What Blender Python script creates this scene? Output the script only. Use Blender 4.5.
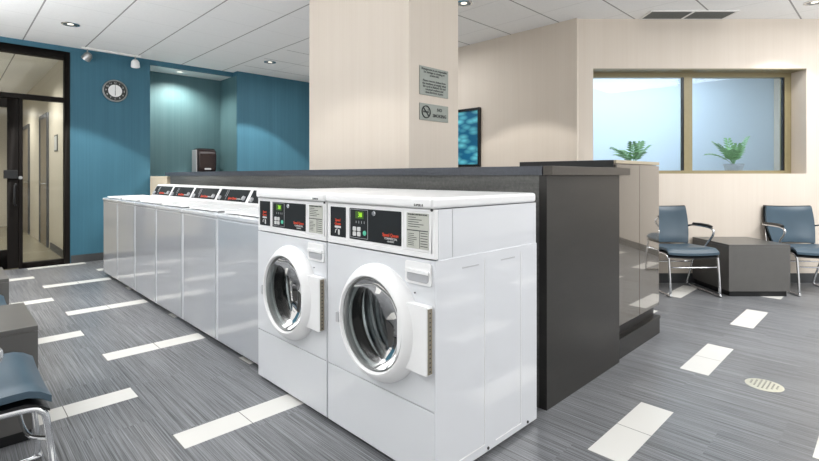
import bpy, bmesh, math, random
from mathutils import Vector, Matrix
from math import sin, cos, pi, radians, sqrt, atan2
random.seed(4)
for o in list(bpy.data.objects): bpy.data.objects.remove(o, do_unlink=True)
SC = bpy.context.scene
COL = SC.collection
# ------------------------------------------------------------------ camera
FPX = 476.0; EYE = 1.12
TH = math.atan(488.5 / FPX)                 # viewing direction, from +x
FW = Vector((cos(TH), sin(TH), 0)); RT = Vector((sin(TH), -cos(TH), 0))
cam = bpy.data.cameras.new('camera'); camo = bpy.data.objects.new('camera', cam); COL.objects.link(camo)
cam.sensor_width = 36; cam.lens = 36 * FPX / 819
cam.shift_y = -(230.5 - 176.0) / 819
cam.clip_start = 0.02
camo.location = (0, 0, EYE); camo.rotation_euler = (pi / 2, 0, TH - pi / 2)
SC.camera = camo
# ------------------------------------------------------------------ exposure, world, lamps and added fills
SC.view_settings.view_transform = 'Standard'; SC.view_settings.look = 'None'
SC.view_settings.gamma = 1; SC.view_settings.use_curve_mapping = False
SC.view_settings.exposure = 0.10
w = bpy.data.worlds.new('world'); SC.world = w; w.use_nodes = True
w.node_tree.nodes['Background'].inputs[0].default_value = (1.0, 0.985, 0.96, 1)
w.node_tree.nodes['Background'].inputs[1].default_value = 0.95
def area(name, loc, size, size_y, power, rot=(0, 0, 0), color=(1, 1, 1)):
    l = bpy.data.lights.new(name, 'AREA'); l.shape = 'RECTANGLE'; l.size = size; l.size_y = size_y
    l.energy = power; l.color = color
    o = bpy.data.objects.new(name, l); o.location = loc; o.rotation_euler = rot; COL.objects.link(o); return o
def spot(name, loc, power, angle=100, blend=0.12, radius=0.05, color=(1, 0.97, 0.92), aim=None):
    l = bpy.data.lights.new(name, 'SPOT'); l.energy = power; l.spot_size = radians(angle); l.spot_blend = blend
    l.shadow_soft_size = radius; l.color = color
    o = bpy.data.objects.new(name, l); o.location = loc; COL.objects.link(o)
    if aim is not None:
        o.rotation_euler = (Vector(aim) - Vector(loc)).to_track_quat('-Z', 'Y').to_euler()
    return o
area('aisle_fill', (0.3, 4.2, 2.70), 1.2, 4.5, 14)  # added soft fill over the aisle, no fixture belongs to it
area('lounge_fill', (5.0, -0.9, 2.70), 2.6, 1.6, 96)  # unseen area light, added to brighten the floor on the right
area('ceiling_fill_left', (-0.9, 3.6, 1.9), 0.5, 5.0, 165, (pi, 0, 0))  # added upward fill that lifts the left ceiling, without any fitting
area('ceiling_fill_lounge', (3.5, -1.2, 1.9), 5.0, 0.5, 105, (pi, 0, 0))  # second fixtureless fill facing up, added for ceiling brightness
area('service_fill', (3.7, 5.0, 2.70), 1.2, 3.0, 34)  # added fill behind the counter, not one of the room's lamps
DOWN = [(0.97, 6.27), (3.36, 6.34), (3.54, 2.89), (5.90, 0.55), (1.15, 2.9)]
for i, (x, y) in enumerate(DOWN):
    spot('downlight_lamp', (x, y, 2.745), (150, 150, 70, 32, 30)[i], 100)
spot('niche_lamp', (2.55, 7.52, 2.68), 90, 150, 0.7, 0.03, (1, 0.90, 0.80))
spot('corridor_lamp', (0.3, 8.6, 2.72), 110, 150, 0.6, 0.1, (1, 0.97, 0.92))
spot('corridor_lamp', (0.3, 11.4, 2.72), 110, 150, 0.6, 0.1, (1, 0.97, 0.92))
def LD(lat, d, z=0): v = FW * d + RT * lat; return Vector((v.x, v.y, z))
area('office_light', LD(3.0, 5.95, 2.72), 2.6, 0.8, 54, (0, 0, TH - pi / 2), (0.86, 0.94, 1.0))

# ------------------------------------------------------------------ materials
def srgb(r, g, b):
    f = lambda c: (c / 255 / 12.92) if c / 255 <= 0.04045 else ((c / 255 + 0.055) / 1.055) ** 2.4
    return (f(r), f(g), f(b), 1)
class NT:
    def __init__(s, name):
        s.m = bpy.data.materials.new(name); s.m.use_nodes = True; s.t = s.m.node_tree
        s.b = s.t.nodes['Principled BSDF']
    def n(s, typ, **k):
        nd = s.t.nodes.new(typ)
        for a, v in k.items(): setattr(nd, a, v)
        return nd
    def l(s, a, b): s.t.links.new(a, b)
    def put(s, sock, v):
        if isinstance(v, (int, float, tuple)): sock.default_value = v
        else: s.l(v, sock)
    def math(s, op, a, b=0.0, c=0.0):
        nd = s.n('ShaderNodeMath', operation=op)
        for i, v in enumerate((a, b, c)): s.put(nd.inputs[i], v)
        return nd.outputs[0]
    def mix(s, f, a, b):
        nd = s.n('ShaderNodeMix', data_type='RGBA')
        s.put(nd.inputs[0], f); s.put(nd.inputs[6], a); s.put(nd.inputs[7], b); return nd.outputs[2]
    def pos(s):
        g = s.n('ShaderNodeNewGeometry'); x = s.n('ShaderNodeSeparateXYZ'); s.l(g.outputs['Position'], x.inputs[0])
        return g.outputs['Position'], x.outputs[0], x.outputs[1], x.outputs[2]
    def noise(s, vec, scale=(1, 1, 1), sc=1.0, det=3.0, rough=0.55):
        mp = s.n('ShaderNodeMapping'); mp.inputs['Scale'].default_value = scale; s.l(vec, mp.inputs[0])
        nz = s.n('ShaderNodeTexNoise'); nz.inputs['Scale'].default_value = sc; nz.inputs['Detail'].default_value = det
        nz.inputs['Roughness'].default_value = rough
        s.l(mp.outputs[0], nz.inputs['Vector']); return nz.outputs['Fac']
    def ramp(s, v, lo, hi):
        nd = s.n('ShaderNodeMapRange'); s.put(nd.inputs[0], v)
        nd.inputs[1].default_value = lo; nd.inputs[2].default_value = hi; return nd.outputs[0]
    def bump(s, h, st=0.2, dist=0.01):
        b = s.n('ShaderNodeBump'); b.inputs['Strength'].default_value = st; b.inputs['Distance'].default_value = dist
        s.l(h, b.inputs['Height']); s.l(b.outputs[0], s.b.inputs['Normal'])
def simple(name, col, rough=0.5, metal=0.0, var=0.04, spec=0.5, emit=None, es=1.0, scale=30, coat=0.0):
    k = NT(name); p, x, y, z = k.pos()
    tc = k.n('ShaderNodeTexCoord')
    nz = k.noise(tc.outputs['Object'], sc=scale)
    c = srgb(*col); d = tuple(max(0, v * (1 - 2.5 * var)) for v in c[:3]) + (1,)
    u = tuple(min(1, v * (1 + 2.5 * var)) for v in c[:3]) + (1,)
    k.l(k.mix(nz, d, u), k.b.inputs['Base Color'])
    k.b.inputs['Roughness'].default_value = rough; k.b.inputs['Metallic'].default_value = metal
    k.b.inputs['Specular IOR Level'].default_value = spec; k.b.inputs['Coat Weight'].default_value = coat
    if emit:
        k.b.inputs['Emission Color'].default_value = srgb(*emit); k.b.inputs['Emission Strength'].default_value = es
    return k.m
M = {}
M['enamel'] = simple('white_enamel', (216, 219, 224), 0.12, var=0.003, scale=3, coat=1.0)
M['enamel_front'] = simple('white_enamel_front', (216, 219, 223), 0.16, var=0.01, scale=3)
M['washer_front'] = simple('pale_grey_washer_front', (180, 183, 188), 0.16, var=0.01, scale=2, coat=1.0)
M['plastic_white'] = simple('white_plastic', (236, 237, 238), 0.28, var=0.005)
M['plastic_grey'] = simple('grey_plastic', (176, 178, 182), 0.35, var=0.01)
M['black'] = simple('black_plastic', (18, 20, 22), 0.3)
M['panel_black'] = simple('control_panel_black', (28, 33, 36), 0.55, spec=0.25)
M['rubber'] = simple('black_rubber', (14, 14, 15), 0.7)
M['steel'] = simple('drum_steel', (120, 126, 128), 0.35, 1.0)
M['steel_dark'] = simple('drum_dark_steel', (128, 134, 136), 0.3, 1.0)
M['drum_ridge'] = simple('drum_ridge_steel', (210, 214, 216), 0.25, 1.0)
M['hinge'] = simple('hinge_metal', (150, 142, 126), 0.4, 0.6)
M['chrome'] = simple('chrome', (225, 227, 230), 0.1, 1.0)
M['brushed'] = simple('brushed_aluminium', (170, 172, 172), 0.35, 1.0)
M['red'] = simple('red_print', (214, 74, 46), 0.5)
M['white_print'] = simple('white_print', (210, 212, 212), 0.5)
M['dark_print'] = simple('dark_print', (45, 50, 50), 0.5)
M['label_grey'] = simple('instruction_label', (186, 188, 180), 0.5, var=0.03)
M['screen'] = simple('display_screen', (40, 70, 10), 0.3, emit=(110, 175, 20), es=0.12)
M['digit'] = simple('display_digit', (170, 240, 60), 0.3, emit=(190, 255, 60), es=0.35)
M['teal_button'] = simple('teal_button', (90, 190, 160), 0.4)
M['vinyl'] = simple('blue_vinyl', (60, 80, 94), 0.36, var=0.04, scale=8)
M['bronze_frame'] = simple('dark_bronze_frame', (22, 19, 17), 0.6, spec=0.12)
M['olive_frame'] = simple('olive_bronze_frame', (142, 132, 100), 0.4, 0.1)
M['sign_metal'] = simple('sign_metal', (136, 142, 136), 0.45, 0.3)
M['baseboard'] = simple('grey_baseboard', (66, 68, 70), 0.5)
M['leaf'] = simple('green_leaf', (98, 146, 86), 0.5, var=0.12, scale=10)
M['pot'] = simple('grey_pot', (150, 156, 158), 0.5)
M['soil'] = simple('dark_soil', (52, 42, 34), 0.9)
M['drain'] = simple('floor_drain_metal', (196, 194, 178), 0.4, 0.2)
M['vent_dark'] = simple('vent_grille', (96, 98, 94), 0.5)
M['white_paint'] = simple('white_paint', (232, 232, 230), 0.5)
M['lamp_glow'] = simple('lamp_glow', (255, 250, 240), 0.5, emit=(255, 246, 228), es=1.3)
M['table_laminate'] = simple('grey_table_laminate', (92, 91, 89), 0.3, var=0.04, scale=12)
M['office_wall'] = simple('office_wall_paint', (206, 222, 234), 0.6, var=0.01)
M['office_cream'] = simple('office_cream_paint', (222, 214, 200), 0.6, var=0.01)
M['door_dark'] = simple('corridor_door_wood', (140, 128, 108), 0.5)
M['corr_cream'] = simple('corridor_paint', (222, 215, 200), 0.5, var=0.01)
M['corr_floor'] = simple('corridor_floor_tile', (150, 144, 124), 0.25, var=0.05, scale=4)

def wallpaper(name, c0, c1, band, amt=0.5):
    k = NT(name); p, x, y, z = k.pos()
    fine = k.noise(p, (55, 55, 0.7), 1.0, 3, 0.6)
    wide = k.noise(p, (7, 7, 0.12), 1.0, 2, 0.5)
    f = k.ramp(k.math('ADD', k.math('MULTIPLY', fine, 0.55), k.math('MULTIPLY', wide, 0.45)), 0.5 - amt, 0.5 + amt)
    k.l(k.mix(f, srgb(*c0), srgb(*c1)), k.b.inputs['Base Color'])
    k.b.inputs['Roughness'].default_value = 0.55
    k.b.inputs['Specular IOR Level'].default_value = 0.3
    return k.m
M['cream'] = wallpaper('cream_striated_wallcovering', (208, 197, 184), (219, 210, 199), 1, 0.4)
M['teal'] = wallpaper('teal_striated_wallcovering', (50, 94, 113), (70, 118, 138), 1, 0.42)
M['niche'] = wallpaper('grey_teal_striated_wallcovering', (66, 100, 108), (92, 124, 130), 1, 0.42)
M['cream_plain'] = simple('cream_paint', (224, 208, 184), 0.5, var=0.01)

def floor_mat():
    k = NT('striated_grey_floor_tile'); p, x, y, z = k.pos()
    tx = k.math('FLOOR', k.math('DIVIDE', k.math('SUBTRACT', x, 0.11), 0.295))
    ty = k.math('FLOOR', k.math('DIVIDE', k.math('ADD', y, k.math('MULTIPLY', tx, 0.2)), 0.65))
    cb = k.n('ShaderNodeCombineXYZ'); k.l(tx, cb.inputs[0]); k.l(ty, cb.inputs[1])
    wn = k.n('ShaderNodeTexWhiteNoise'); k.l(cb.outputs[0], wn.inputs['Vector'])
    off = k.n('ShaderNodeVectorMath', operation='MULTIPLY_ADD')
    k.l(cb.outputs[0], off.inputs[0]); off.inputs[1].default_value = (0, 3.7, 0); k.l(p, off.inputs[2])
    f1 = k.noise(off.outputs[0], (330, 2.2, 1), 1.0, 3, 0.8)
    f2 = k.noise(off.outputs[0], (140, 0.8, 1), 1.0, 2, 0.7)
    f3 = k.noise(p, (1, 1, 1), 1.1, 3, 0.6)
    f = k.math('ADD', k.math('MULTIPLY', f1, 0.6), k.math('MULTIPLY', f2, 0.4))
    f = k.math('ADD', f, k.math('MULTIPLY', k.math('SUBTRACT', wn.outputs[0], 0.5), 0.02))
    f = k.math('ADD', f, k.math('MULTIPLY', k.math('SUBTRACT', f3, 0.5), 0.10))
    base = k.mix(k.ramp(f, 0.38, 0.62), srgb(58, 60, 62), srgb(150, 152, 156))
    def joint(v, per, o, wd):
        fr = k.math('FRACT', k.math('DIVIDE', k.math('SUBTRACT', v, o), per))
        return k.math('LESS_THAN', fr, wd / per)
    j = joint(x, 0.295, 0.11, 0.003)
    base = k.mix(k.math('MULTIPLY', j, 0.35), base, srgb(60, 60, 62))
    def row(yo, xo):
        fy = k.math('FRACT', k.math('DIVIDE', k.math('SUBTRACT', y, yo - 0.073), 1.30))
        a = k.math('LESS_THAN', fy, 0.146 / 1.30)
        fx = k.math('FRACT', k.math('DIVIDE', k.math('SUBTRACT', x, xo), 1.18))
        return k.math('MULTIPLY', a, k.math('LESS_THAN', fx, 0.5))
    m = k.math('MAXIMUM', row(0.815, 0.70), row(0.165, 0.11))
    wh = k.mix(f3, srgb(212, 211, 206), srgb(232, 231, 227))
    wh = k.mix(joint(x, 0.295, 0.11, 0.004), wh, srgb(120, 118, 112))
    k.l(k.mix(m, base, wh), k.b.inputs['Base Color'])
    k.l(k.math('ADD', 0.27, k.math('MULTIPLY', f3, 0.12)), k.b.inputs['Roughness'])
    k.bump(f1, 0.06, 0.002)
    return k.m
M['floor'] = floor_mat()
def ceiling_mat():
    k = NT('acoustic_ceiling_tile'); p, x, y, z = k.pos()
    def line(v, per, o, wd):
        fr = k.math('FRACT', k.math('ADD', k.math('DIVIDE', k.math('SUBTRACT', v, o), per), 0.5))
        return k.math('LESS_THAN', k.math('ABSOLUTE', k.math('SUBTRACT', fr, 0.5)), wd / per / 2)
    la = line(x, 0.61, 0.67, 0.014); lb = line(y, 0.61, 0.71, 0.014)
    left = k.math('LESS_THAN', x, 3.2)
    wa = k.math('ADD', k.math('MULTIPLY', left, 0.62), 0.14); wb = k.math('SUBTRACT', 0.76, k.math('MULTIPLY', left, 0.66))  # seam shadow painted into colour: x lines stronger left, y lines stronger right
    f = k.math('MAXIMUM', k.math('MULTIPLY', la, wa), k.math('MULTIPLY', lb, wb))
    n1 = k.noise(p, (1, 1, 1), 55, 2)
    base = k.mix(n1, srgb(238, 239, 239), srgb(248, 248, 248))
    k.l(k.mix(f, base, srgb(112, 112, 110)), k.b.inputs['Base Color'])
    k.b.inputs['Roughness'].default_value = 0.8
    k.bump(n1, 0.1, 0.003)
    return k.m
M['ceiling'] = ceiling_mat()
def stone(name, c0, c1, rough):
    k = NT(name); p, x, y, z = k.pos()
    a = k.noise(p, (4, 1.2, 14), 1.0, 5, 0.65); b = k.noise(p, (60, 60, 60), 1.0, 3, 0.7)
    f = k.ramp(k.math('ADD', k.math('MULTIPLY', a, 0.6), k.math('MULTIPLY', b, 0.4)), 0.3, 0.7)
    k.l(k.mix(f, srgb(*c0), srgb(*c1)), k.b.inputs['Base Color']); k.b.inputs['Roughness'].default_value = rough
    return k.m
M['counter_edge'] = stone('slate_worktop', (50, 54, 62), (78, 82, 90), 0.4)
M['counter_face'] = stone('grey_stone_cladding', (48, 50, 50), (106, 106, 103), 0.5)
M['slab'] = stone('dark_brown_end_panel', (24, 23, 21), (40, 38, 35), 0.35)
M['edging'] = stone('dark_taupe_edging', (58, 54, 49), (74, 69, 62), 0.3)
M['cabinet'] = stone('gloss_brown_laminate', (84, 78, 70), (92, 86, 77), 0.05)
for _k in ('cabinet',):
    _b = M[_k].node_tree.nodes['Principled BSDF']; _b.inputs['IOR'].default_value = 1.75; _b.inputs['Coat Weight'].default_value = 1.0; _b.inputs['Coat Roughness'].default_value = 0.02
M['cabinet_trim'] = simple('pale_beige_cabinet_edge', (176, 164, 142), 0.4)
M['cabinet_black'] = simple('black_cabinet_plinth', (28, 28, 28), 0.25)
def glass(name, tint, rough, ior=1.45, alpha=None):
    k = NT(name)
    t = k.t
    for nd in list(t.nodes):
        if nd.type == 'BSDF_PRINCIPLED': t.nodes.remove(nd)
    out = [nd for nd in t.nodes if nd.type == 'OUTPUT_MATERIAL'][0]
    g = k.n('ShaderNodeBsdfGlossy'); g.inputs['Roughness'].default_value = 0.02
    tr = k.n('ShaderNodeBsdfTransparent') if rough == 0 else k.n('ShaderNodeBsdfRefraction')
    tr.inputs['Color'].default_value = tint
    if rough: tr.inputs['IOR'].default_value = 1.02; tr.inputs['Roughness'].default_value = rough
    fr = k.n('ShaderNodeFresnel'); fr.inputs['IOR'].default_value = ior
    mx = k.n('ShaderNodeMixShader'); k.l(fr.outputs[0], mx.inputs[0]); k.l(tr.outputs[0], mx.inputs[1]); k.l(g.outputs[0], mx.inputs[2])
    k.l(mx.outputs[0], out.inputs['Surface']); return k.m
M['glass'] = glass('clear_glass', (0.97, 0.98, 0.96, 1), 0)
M['window_glass'] = glass('pale_window_glass', (0.92, 0.96, 1.0, 1), 0.035, 1.3)
M['door_glass'] = glass('washer_door_glass', (0.84, 0.88, 0.88, 1), 0, 1.3)
def art_mat():
    k = NT('teal_petal_print'); tc = k.n('ShaderNodeTexCoord')
    mp = k.n('ShaderNodeMapping'); mp.inputs['Scale'].default_value = (1, 4, 9); mp.inputs['Rotation'].default_value = (0.8, 0, 0)
    k.l(tc.outputs['Object'], mp.inputs[0])
    v = k.n('ShaderNodeTexVoronoi'); v.inputs['Scale'].default_value = 1.6; k.l(mp.outputs[0], v.inputs['Vector'])
    c = k.mix(k.ramp(v.outputs['Distance'], 0.05, 0.65), srgb(120, 225, 238), srgb(10, 100, 140))
    k.l(c, k.b.inputs['Base Color']); k.b.inputs['Roughness'].default_value = 0.3; return k.m
M['art'] = art_mat()

# ------------------------------------------------------------------ mesh helpers
class MB:
    def __init__(s): s.v = []; s.f = []; s.sm = []
    def add(s, vs, fs, smooth=False):
        o = len(s.v); s.v += [tuple(q) for q in vs]
        for f in fs: s.f.append(tuple(i + o for i in f)); s.sm.append(smooth)
        return s
    def box(s, x0, x1, y0, y1, z0, z1):
        x0, x1 = min(x0, x1), max(x0, x1); y0, y1 = min(y0, y1), max(y0, y1); z0, z1 = min(z0, z1), max(z0, z1)
        return s.add([(x0, y0, z0), (x1, y0, z0), (x1, y1, z0), (x0, y1, z0), (x0, y0, z1), (x1, y0, z1), (x1, y1, z1), (x0, y1, z1)],
                     [(0, 3, 2, 1), (4, 5, 6, 7), (0, 1, 5, 4), (1, 2, 6, 5), (2, 3, 7, 6), (3, 0, 4, 7)])
    def lbox(s, l0, l1, d0, d1, z0, z1):      # box in the window wall's own directions
        P = [LD(a, b, c) for c in (z0, z1) for a, b in ((l0, d0), (l0, d1), (l1, d1), (l1, d0))]
        return s.add(P, [(0, 1, 2, 3), (7, 6, 5, 4), (4, 5, 1, 0), (5, 6, 2, 1), (6, 7, 3, 2), (7, 4, 0, 3)])
    def prism(s, prof, y0, y1):               # (x,z) profile swept along y
        n = len(prof)
        vs = [(x, y0, z) for x, z in prof] + [(x, y1, z) for x, z in prof]
        fs = [(i, (i + 1) % n, n + (i + 1) % n, n + i) for i in range(n)] + [tuple(range(n))[::-1], tuple(range(n, 2 * n))]
        return s.add(vs, fs)
    def tube(s, pts, r, seg=10, closed=False):
        pts = [Vector(p) for p in pts]; n = len(pts); rings = []
        up = None
        for i, p in enumerate(pts):
            if closed: t = (pts[(i + 1) % n] - pts[i - 1]).normalized()
            else: t = (pts[min(i + 1, n - 1)] - pts[max(i - 1, 0)]).normalized()
            if up is None:
                up = Vector((0, 0, 1)) if abs(t.z) < 0.9 else Vector((1, 0, 0))
            a = t.cross(up)
            if a.length < 1e-4: a = t.cross(Vector((0, 1, 0)))
            a.normalize(); b = a.cross(t).normalized(); up = b
            rings.append([p + (a * cos(2 * pi * j / seg) + b * sin(2 * pi * j / seg)) * r for j in range(seg)])
        vs = [q for rr in rings for q in rr]; fs = []
        m = n if closed else n - 1
        for i in range(m):
            k = (i + 1) % n
            for j in range(seg):
                fs.append((i * seg + j, i * seg + (j + 1) % seg, k * seg + (j + 1) % seg, k * seg + j))
        s.add(vs, fs, True)
        if not closed:
            s.add(rings[0], [tuple(range(seg))[::-1]]); s.add(rings[-1], [tuple(range(seg))])
        return s
    def lathe(s, prof, seg=48, axis='z', c=(0, 0, 0), closed=False):   # prof: (radius, height)
        vs = []; n = len(prof)
        for j in range(seg):
            a = 2 * pi * j / seg
            for r, h in prof:
                if axis == 'z': q = (r * cos(a), r * sin(a), h)
                elif axis == 'x': q = (h, r * cos(a), r * sin(a))
                else: q = (r * cos(a), h, r * sin(a))
                vs.append((q[0] + c[0], q[1] + c[1], q[2] + c[2]))
        fs = []
        for j in range(seg):
            k = (j + 1) % seg
            for i in range(n if closed else n - 1):
                i2 = (i + 1) % n
                fs.append((j * n + i, k * n + i, k * n + i2, j * n + i2))
        return s.add(vs, fs, True)
    def build(s, name, mat, parent=None, bevel=0.0, seg=2, auto=True):
        me = bpy.data.meshes.new(name); me.from_pydata(s.v, [], s.f); me.validate()
        bm = bmesh.new(); bm.from_mesh(me); bmesh.ops.remove_doubles(bm, verts=bm.verts, dist=1e-5)
        bmesh.ops.recalc_face_normals(bm, faces=bm.faces); 
        anysm = any(s.sm)
        for f in bm.faces: f.smooth = anysm or bevel > 0
        if bevel > 0:
            ed = [e for e in bm.edges if len(e.link_faces) == 2 and e.calc_face_angle(0) > radians(35)]
            bmesh.ops.bevel(bm, geom=ed, offset=bevel, segments=seg, affect='EDGES', clamp_overlap=True, profile=0.5)
            for f in bm.faces: f.smooth = True
        if bevel > 0 or anysm:
            for e in bm.edges:
                if len(e.link_faces) == 2 and e.calc_face_angle(0) > radians(38): e.smooth = False
        bm.to_mesh(me); bm.free()
        me.materials.append(mat)
        o = bpy.data.objects.new(name, me); COL.objects.link(o)
        if parent: o.parent = parent
        if bevel > 0:
            wn = o.modifiers.new('weighted', 'WEIGHTED_NORMAL'); wn.keep_sharp = True; wn.weight = 100
        return o
def box(x0, x1, y0, y1, z0, z1): return MB().box(x0, x1, y0, y1, z0, z1)
def thing(name, label, cat, loc=(0, 0, 0), rz=0, group=None):
    o = bpy.data.objects.new(name, None); COL.objects.link(o); o.location = loc; o.rotation_euler = (0, 0, rz)
    o['label'] = label; o['category'] = cat
    if group: o['group'] = group
    return o
def tag(o, label, cat, group=None):
    o['label'] = label; o['category'] = cat
    if group: o['group'] = group
    return o
def struct(o): o['kind'] = 'structure'; return o
def copy_tree(o, parent=None):
    c = o.copy(); COL.objects.link(c)
    if parent: c.parent = parent
    for ch in list(o.children): copy_tree(ch, c)
    return c
def text(name, body, size, mat, parent, mtx, depth=0.0006, align='CENTER', squash=1.0, bold=0.0):
    cu = bpy.data.curves.new(name, 'FONT'); cu.body = body; cu.size = size; cu.extrude = depth; cu.offset = bold
    cu.align_x = align; cu.align_y = 'CENTER'; cu.resolution_u = 2; cu.resolution_v = 2
    t = bpy.data.objects.new('tmp', cu); COL.objects.link(t)
    bpy.context.view_layer.update()
    me = bpy.data.meshes.new_from_object(t.evaluated_get(bpy.context.evaluated_depsgraph_get()))
    bpy.data.objects.remove(t, do_unlink=True); bpy.data.curves.remove(cu)
    me.name = name; me.transform(Matrix.Diagonal((squash, 1, 1, 1))); me.transform(mtx); me.materials.clear(); me.materials.append(mat)
    o = bpy.data.objects.new(name, me); COL.objects.link(o)
    if parent: o.parent = parent
    return o
def frame_m(right, up, origin):
    r = Vector(right).normalized(); u = Vector(up).normalized(); n = r.cross(u)
    m = Matrix((r, u, n)).transposed().to_4x4(); m.translation = Vector(origin); return m

# ------------------------------------------------------------------ the setting
H = 2.77
BW = 4.72      # back wall plane (x)
DW = 5.0       # window wall distance
struct(MB().box(-1.8, 12, -3.0, 7.40, -0.1, 0).build('floor', M['floor']))
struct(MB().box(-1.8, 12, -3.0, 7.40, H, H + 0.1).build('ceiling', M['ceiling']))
# left wall with the glazed opening (x -0.42 .. 1.14), the niche x 2.075 .. 3.285
NX0, NX1, NY, NZ = 2.075, 3.285, 7.88, 2.705
mb = MB().box(1.14, NX0, 7.40, 7.50, 0, H).box(-1.8, -0.42, 7.40, 7.50, 0, H).box(-0.42, 1.14, 7.40, 7.50, 2.70, H)
mb.box(NX0 - 0.10, NX0, 7.50, NY + 0.1, 0, H)
struct(mb.build('wall_left', M['teal']))
struct(MB().box(NX0, NX1, NY, NY + 0.1, 0, H).build('wall_niche', M['niche']))
struct(MB().box(NX1 - 0.006, NX1 - 0.0005, 7.27, NY - 0.001, 0, NZ).build('wall_niche_side', M['niche']))
struct(MB().box(NX0, NX1, 7.40, 7.46, NZ, H).build('trim_1', M['teal']))
struct(MB().box(NX0, NX1, 7.46, NY, NZ, NZ + 0.04).build('trim_2', M['white_paint']))
struct(MB().box(NX1, BW, 7.25, NY + 0.1, 0, H).build('wall_alcove', M['teal']))
struct(MB().box(BW, BW + 0.12, 2.34, 7.98, 0, H).build('wall_back', M['cream']))
L0 = 1.735; OL, OR, OB, OT = 1.93, 4.17, 1.145, 2.25
mb = MB().lbox(L0, OL, DW, DW + 0.30, 0, H).lbox(OR, 9.0, DW, DW + 0.30, 0, H)
mb.lbox(OL, OR, DW, DW + 0.30, 0, OB).lbox(OL, OR, DW, DW + 0.30, OT, H)
struct(mb.build('wall_window', M['cream']))
struct(MB().lbox(L0, 9.0, DW - 0.012, DW - 0.0005, 0, 0.10).build('baseboard_window', M['baseboard']))
struct(MB().box(BW - 0.012, BW - 0.0005, 2.42, 7.24, 0, 0.10).build('baseboard_back', M['baseboard']))
struct(MB().box(1.15, NX0 - 0.0, 7.388, 7.3995, 0, 0.10).build('baseboard_left', M['baseboard']))
# the square column
CX0, CX1, CY0, CY1 = 2.30, 2.83, 2.365, 3.63
struct(MB().box(CX0, CX1, CY0, CY1, 0, H).build('wall_column', M['cream'], bevel=0.004))
# interior window
WD = DW + 0.20
mb = MB()
wl, wr = OL + 0.001, OR - 0.001
mb.lbox(wl, wr, WD, WD + 0.07, OT - 0.05, OT - 0.001).lbox(wl, wr, DW + 0.004, WD, OT - 0.008, OT - 0.001).lbox(wl, wr, WD, WD + 0.07, OB + 0.001, OB + 0.035)
mb.lbox(wl, wl + 0.06, WD, WD + 0.07, OB + 0.035, OT - 0.05).lbox(wr - 0.07, wr, WD, WD + 0.07, OB + 0.035, OT - 0.05)
mb.lbox(3.0, 3.09, WD, WD + 0.07, OB + 0.035, OT - 0.05)
wf = struct(mb.build('window_1', M['olive_frame']))
gk = MB().lbox(wl + 0.06, 3.0, WD + 0.04, WD + 0.045, OB + 0.035, OT - 0.05).build('pane', M['window_glass'], wf)
gk = MB().lbox(3.09, wr - 0.07, WD + 0.04, WD + 0.045, OB + 0.035, OT - 0.05).build('pane', M['window_glass'], wf)
mb = MB()
for a, b in ((2.985, 3.0), (wr - 0.085, wr - 0.07)): mb.lbox(a, b, WD + 0.005, WD + 0.035, OB + 0.036, OT - 0.051)
mb.build('glazing_gasket', M['black'], wf)
# office behind the window
struct(MB().lbox(1.7, 6.6, 6.9, 7.0, 0, 2.78).build('wall_office', M['office_wall']))
struct(MB().lbox(5.28, 5.38, DW + 0.30, 6.9, 0, 2.78).build('wall_office_side', M['office_cream']))
struct(MB().lbox(1.75, 5.28, DW + 0.30, 6.9, 2.78, 2.86).build('ceiling_office', M['white_paint']))
struct(MB().lbox(1.75, 5.28, DW + 0.30, 6.9, -0.1, 0).build('floor_office', M['corr_floor']))
struct(MB().lbox(1.80, 4.72, DW + 0.301, DW + 0.72, 1.08, 1.12).build('trim_3', M['white_paint']))
# corridor behind the glass door
struct(MB().box(1.16, 1.30, 7.50, 14.0, 0, H).build('wall_corridor_right', M['corr_cream']))
struct(MB().box(-1.70, -1.56, 7.50, 14.0, 0, H).build('wall_corridor_left', M['corr_cream']))
struct(MB().box(-1.56, 1.16, 13.9, 14.0, 0, H).build('wall_corridor_end', M['corr_cream']))
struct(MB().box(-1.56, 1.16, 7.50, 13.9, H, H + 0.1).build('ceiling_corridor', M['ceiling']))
struct(MB().box(-1.56, 1.16, 7.40, 13.9, -0.1, 0).build('floor_corridor', M['corr_floor']))
for i, (y0, y1) in enumerate(((9.35, 10.1), (11.7, 12.7))):
    fr = MB().box(1.130, 1.159, y0 - 0.06, y0, 0, 2.12).box(1.130, 1.159, y1, y1 + 0.06, 0, 2.12).box(1.130, 1.159, y0, y1, 2.06, 2.12)
    d = struct(fr.build('door_%d' % (i + 2), M['baseboard']))
    MB().box(1.145, 1.159, y0, y1, 0.005, 2.06).build('door_leaf', M['door_dark'], d)
    MB().tube([(1.145, y0 + 0.08, 1.0), (1.10, y0 + 0.08, 1.0), (1.10, y0 + 0.2, 1.0)], 0.011).build('door_handle', M['chrome'], d)
struct(MB().box(1.145, 1.159, 7.52, 9.08, 0, 0.1).build('baseboard_corridor', M['baseboard']))
sg = tag(MB().box(1.148, 1.159, 8.45, 8.70, 1.48, 1.72).build('door_sign', M['vent_dark'], bevel=0.002), 'small dark framed sign on the corridor wall behind the glass sidelight', 'sign')
MB().box(1.146, 1.1485, 8.475, 8.675, 1.50, 1.70).build('sign_plate', M['white_print'], sg)
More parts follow.
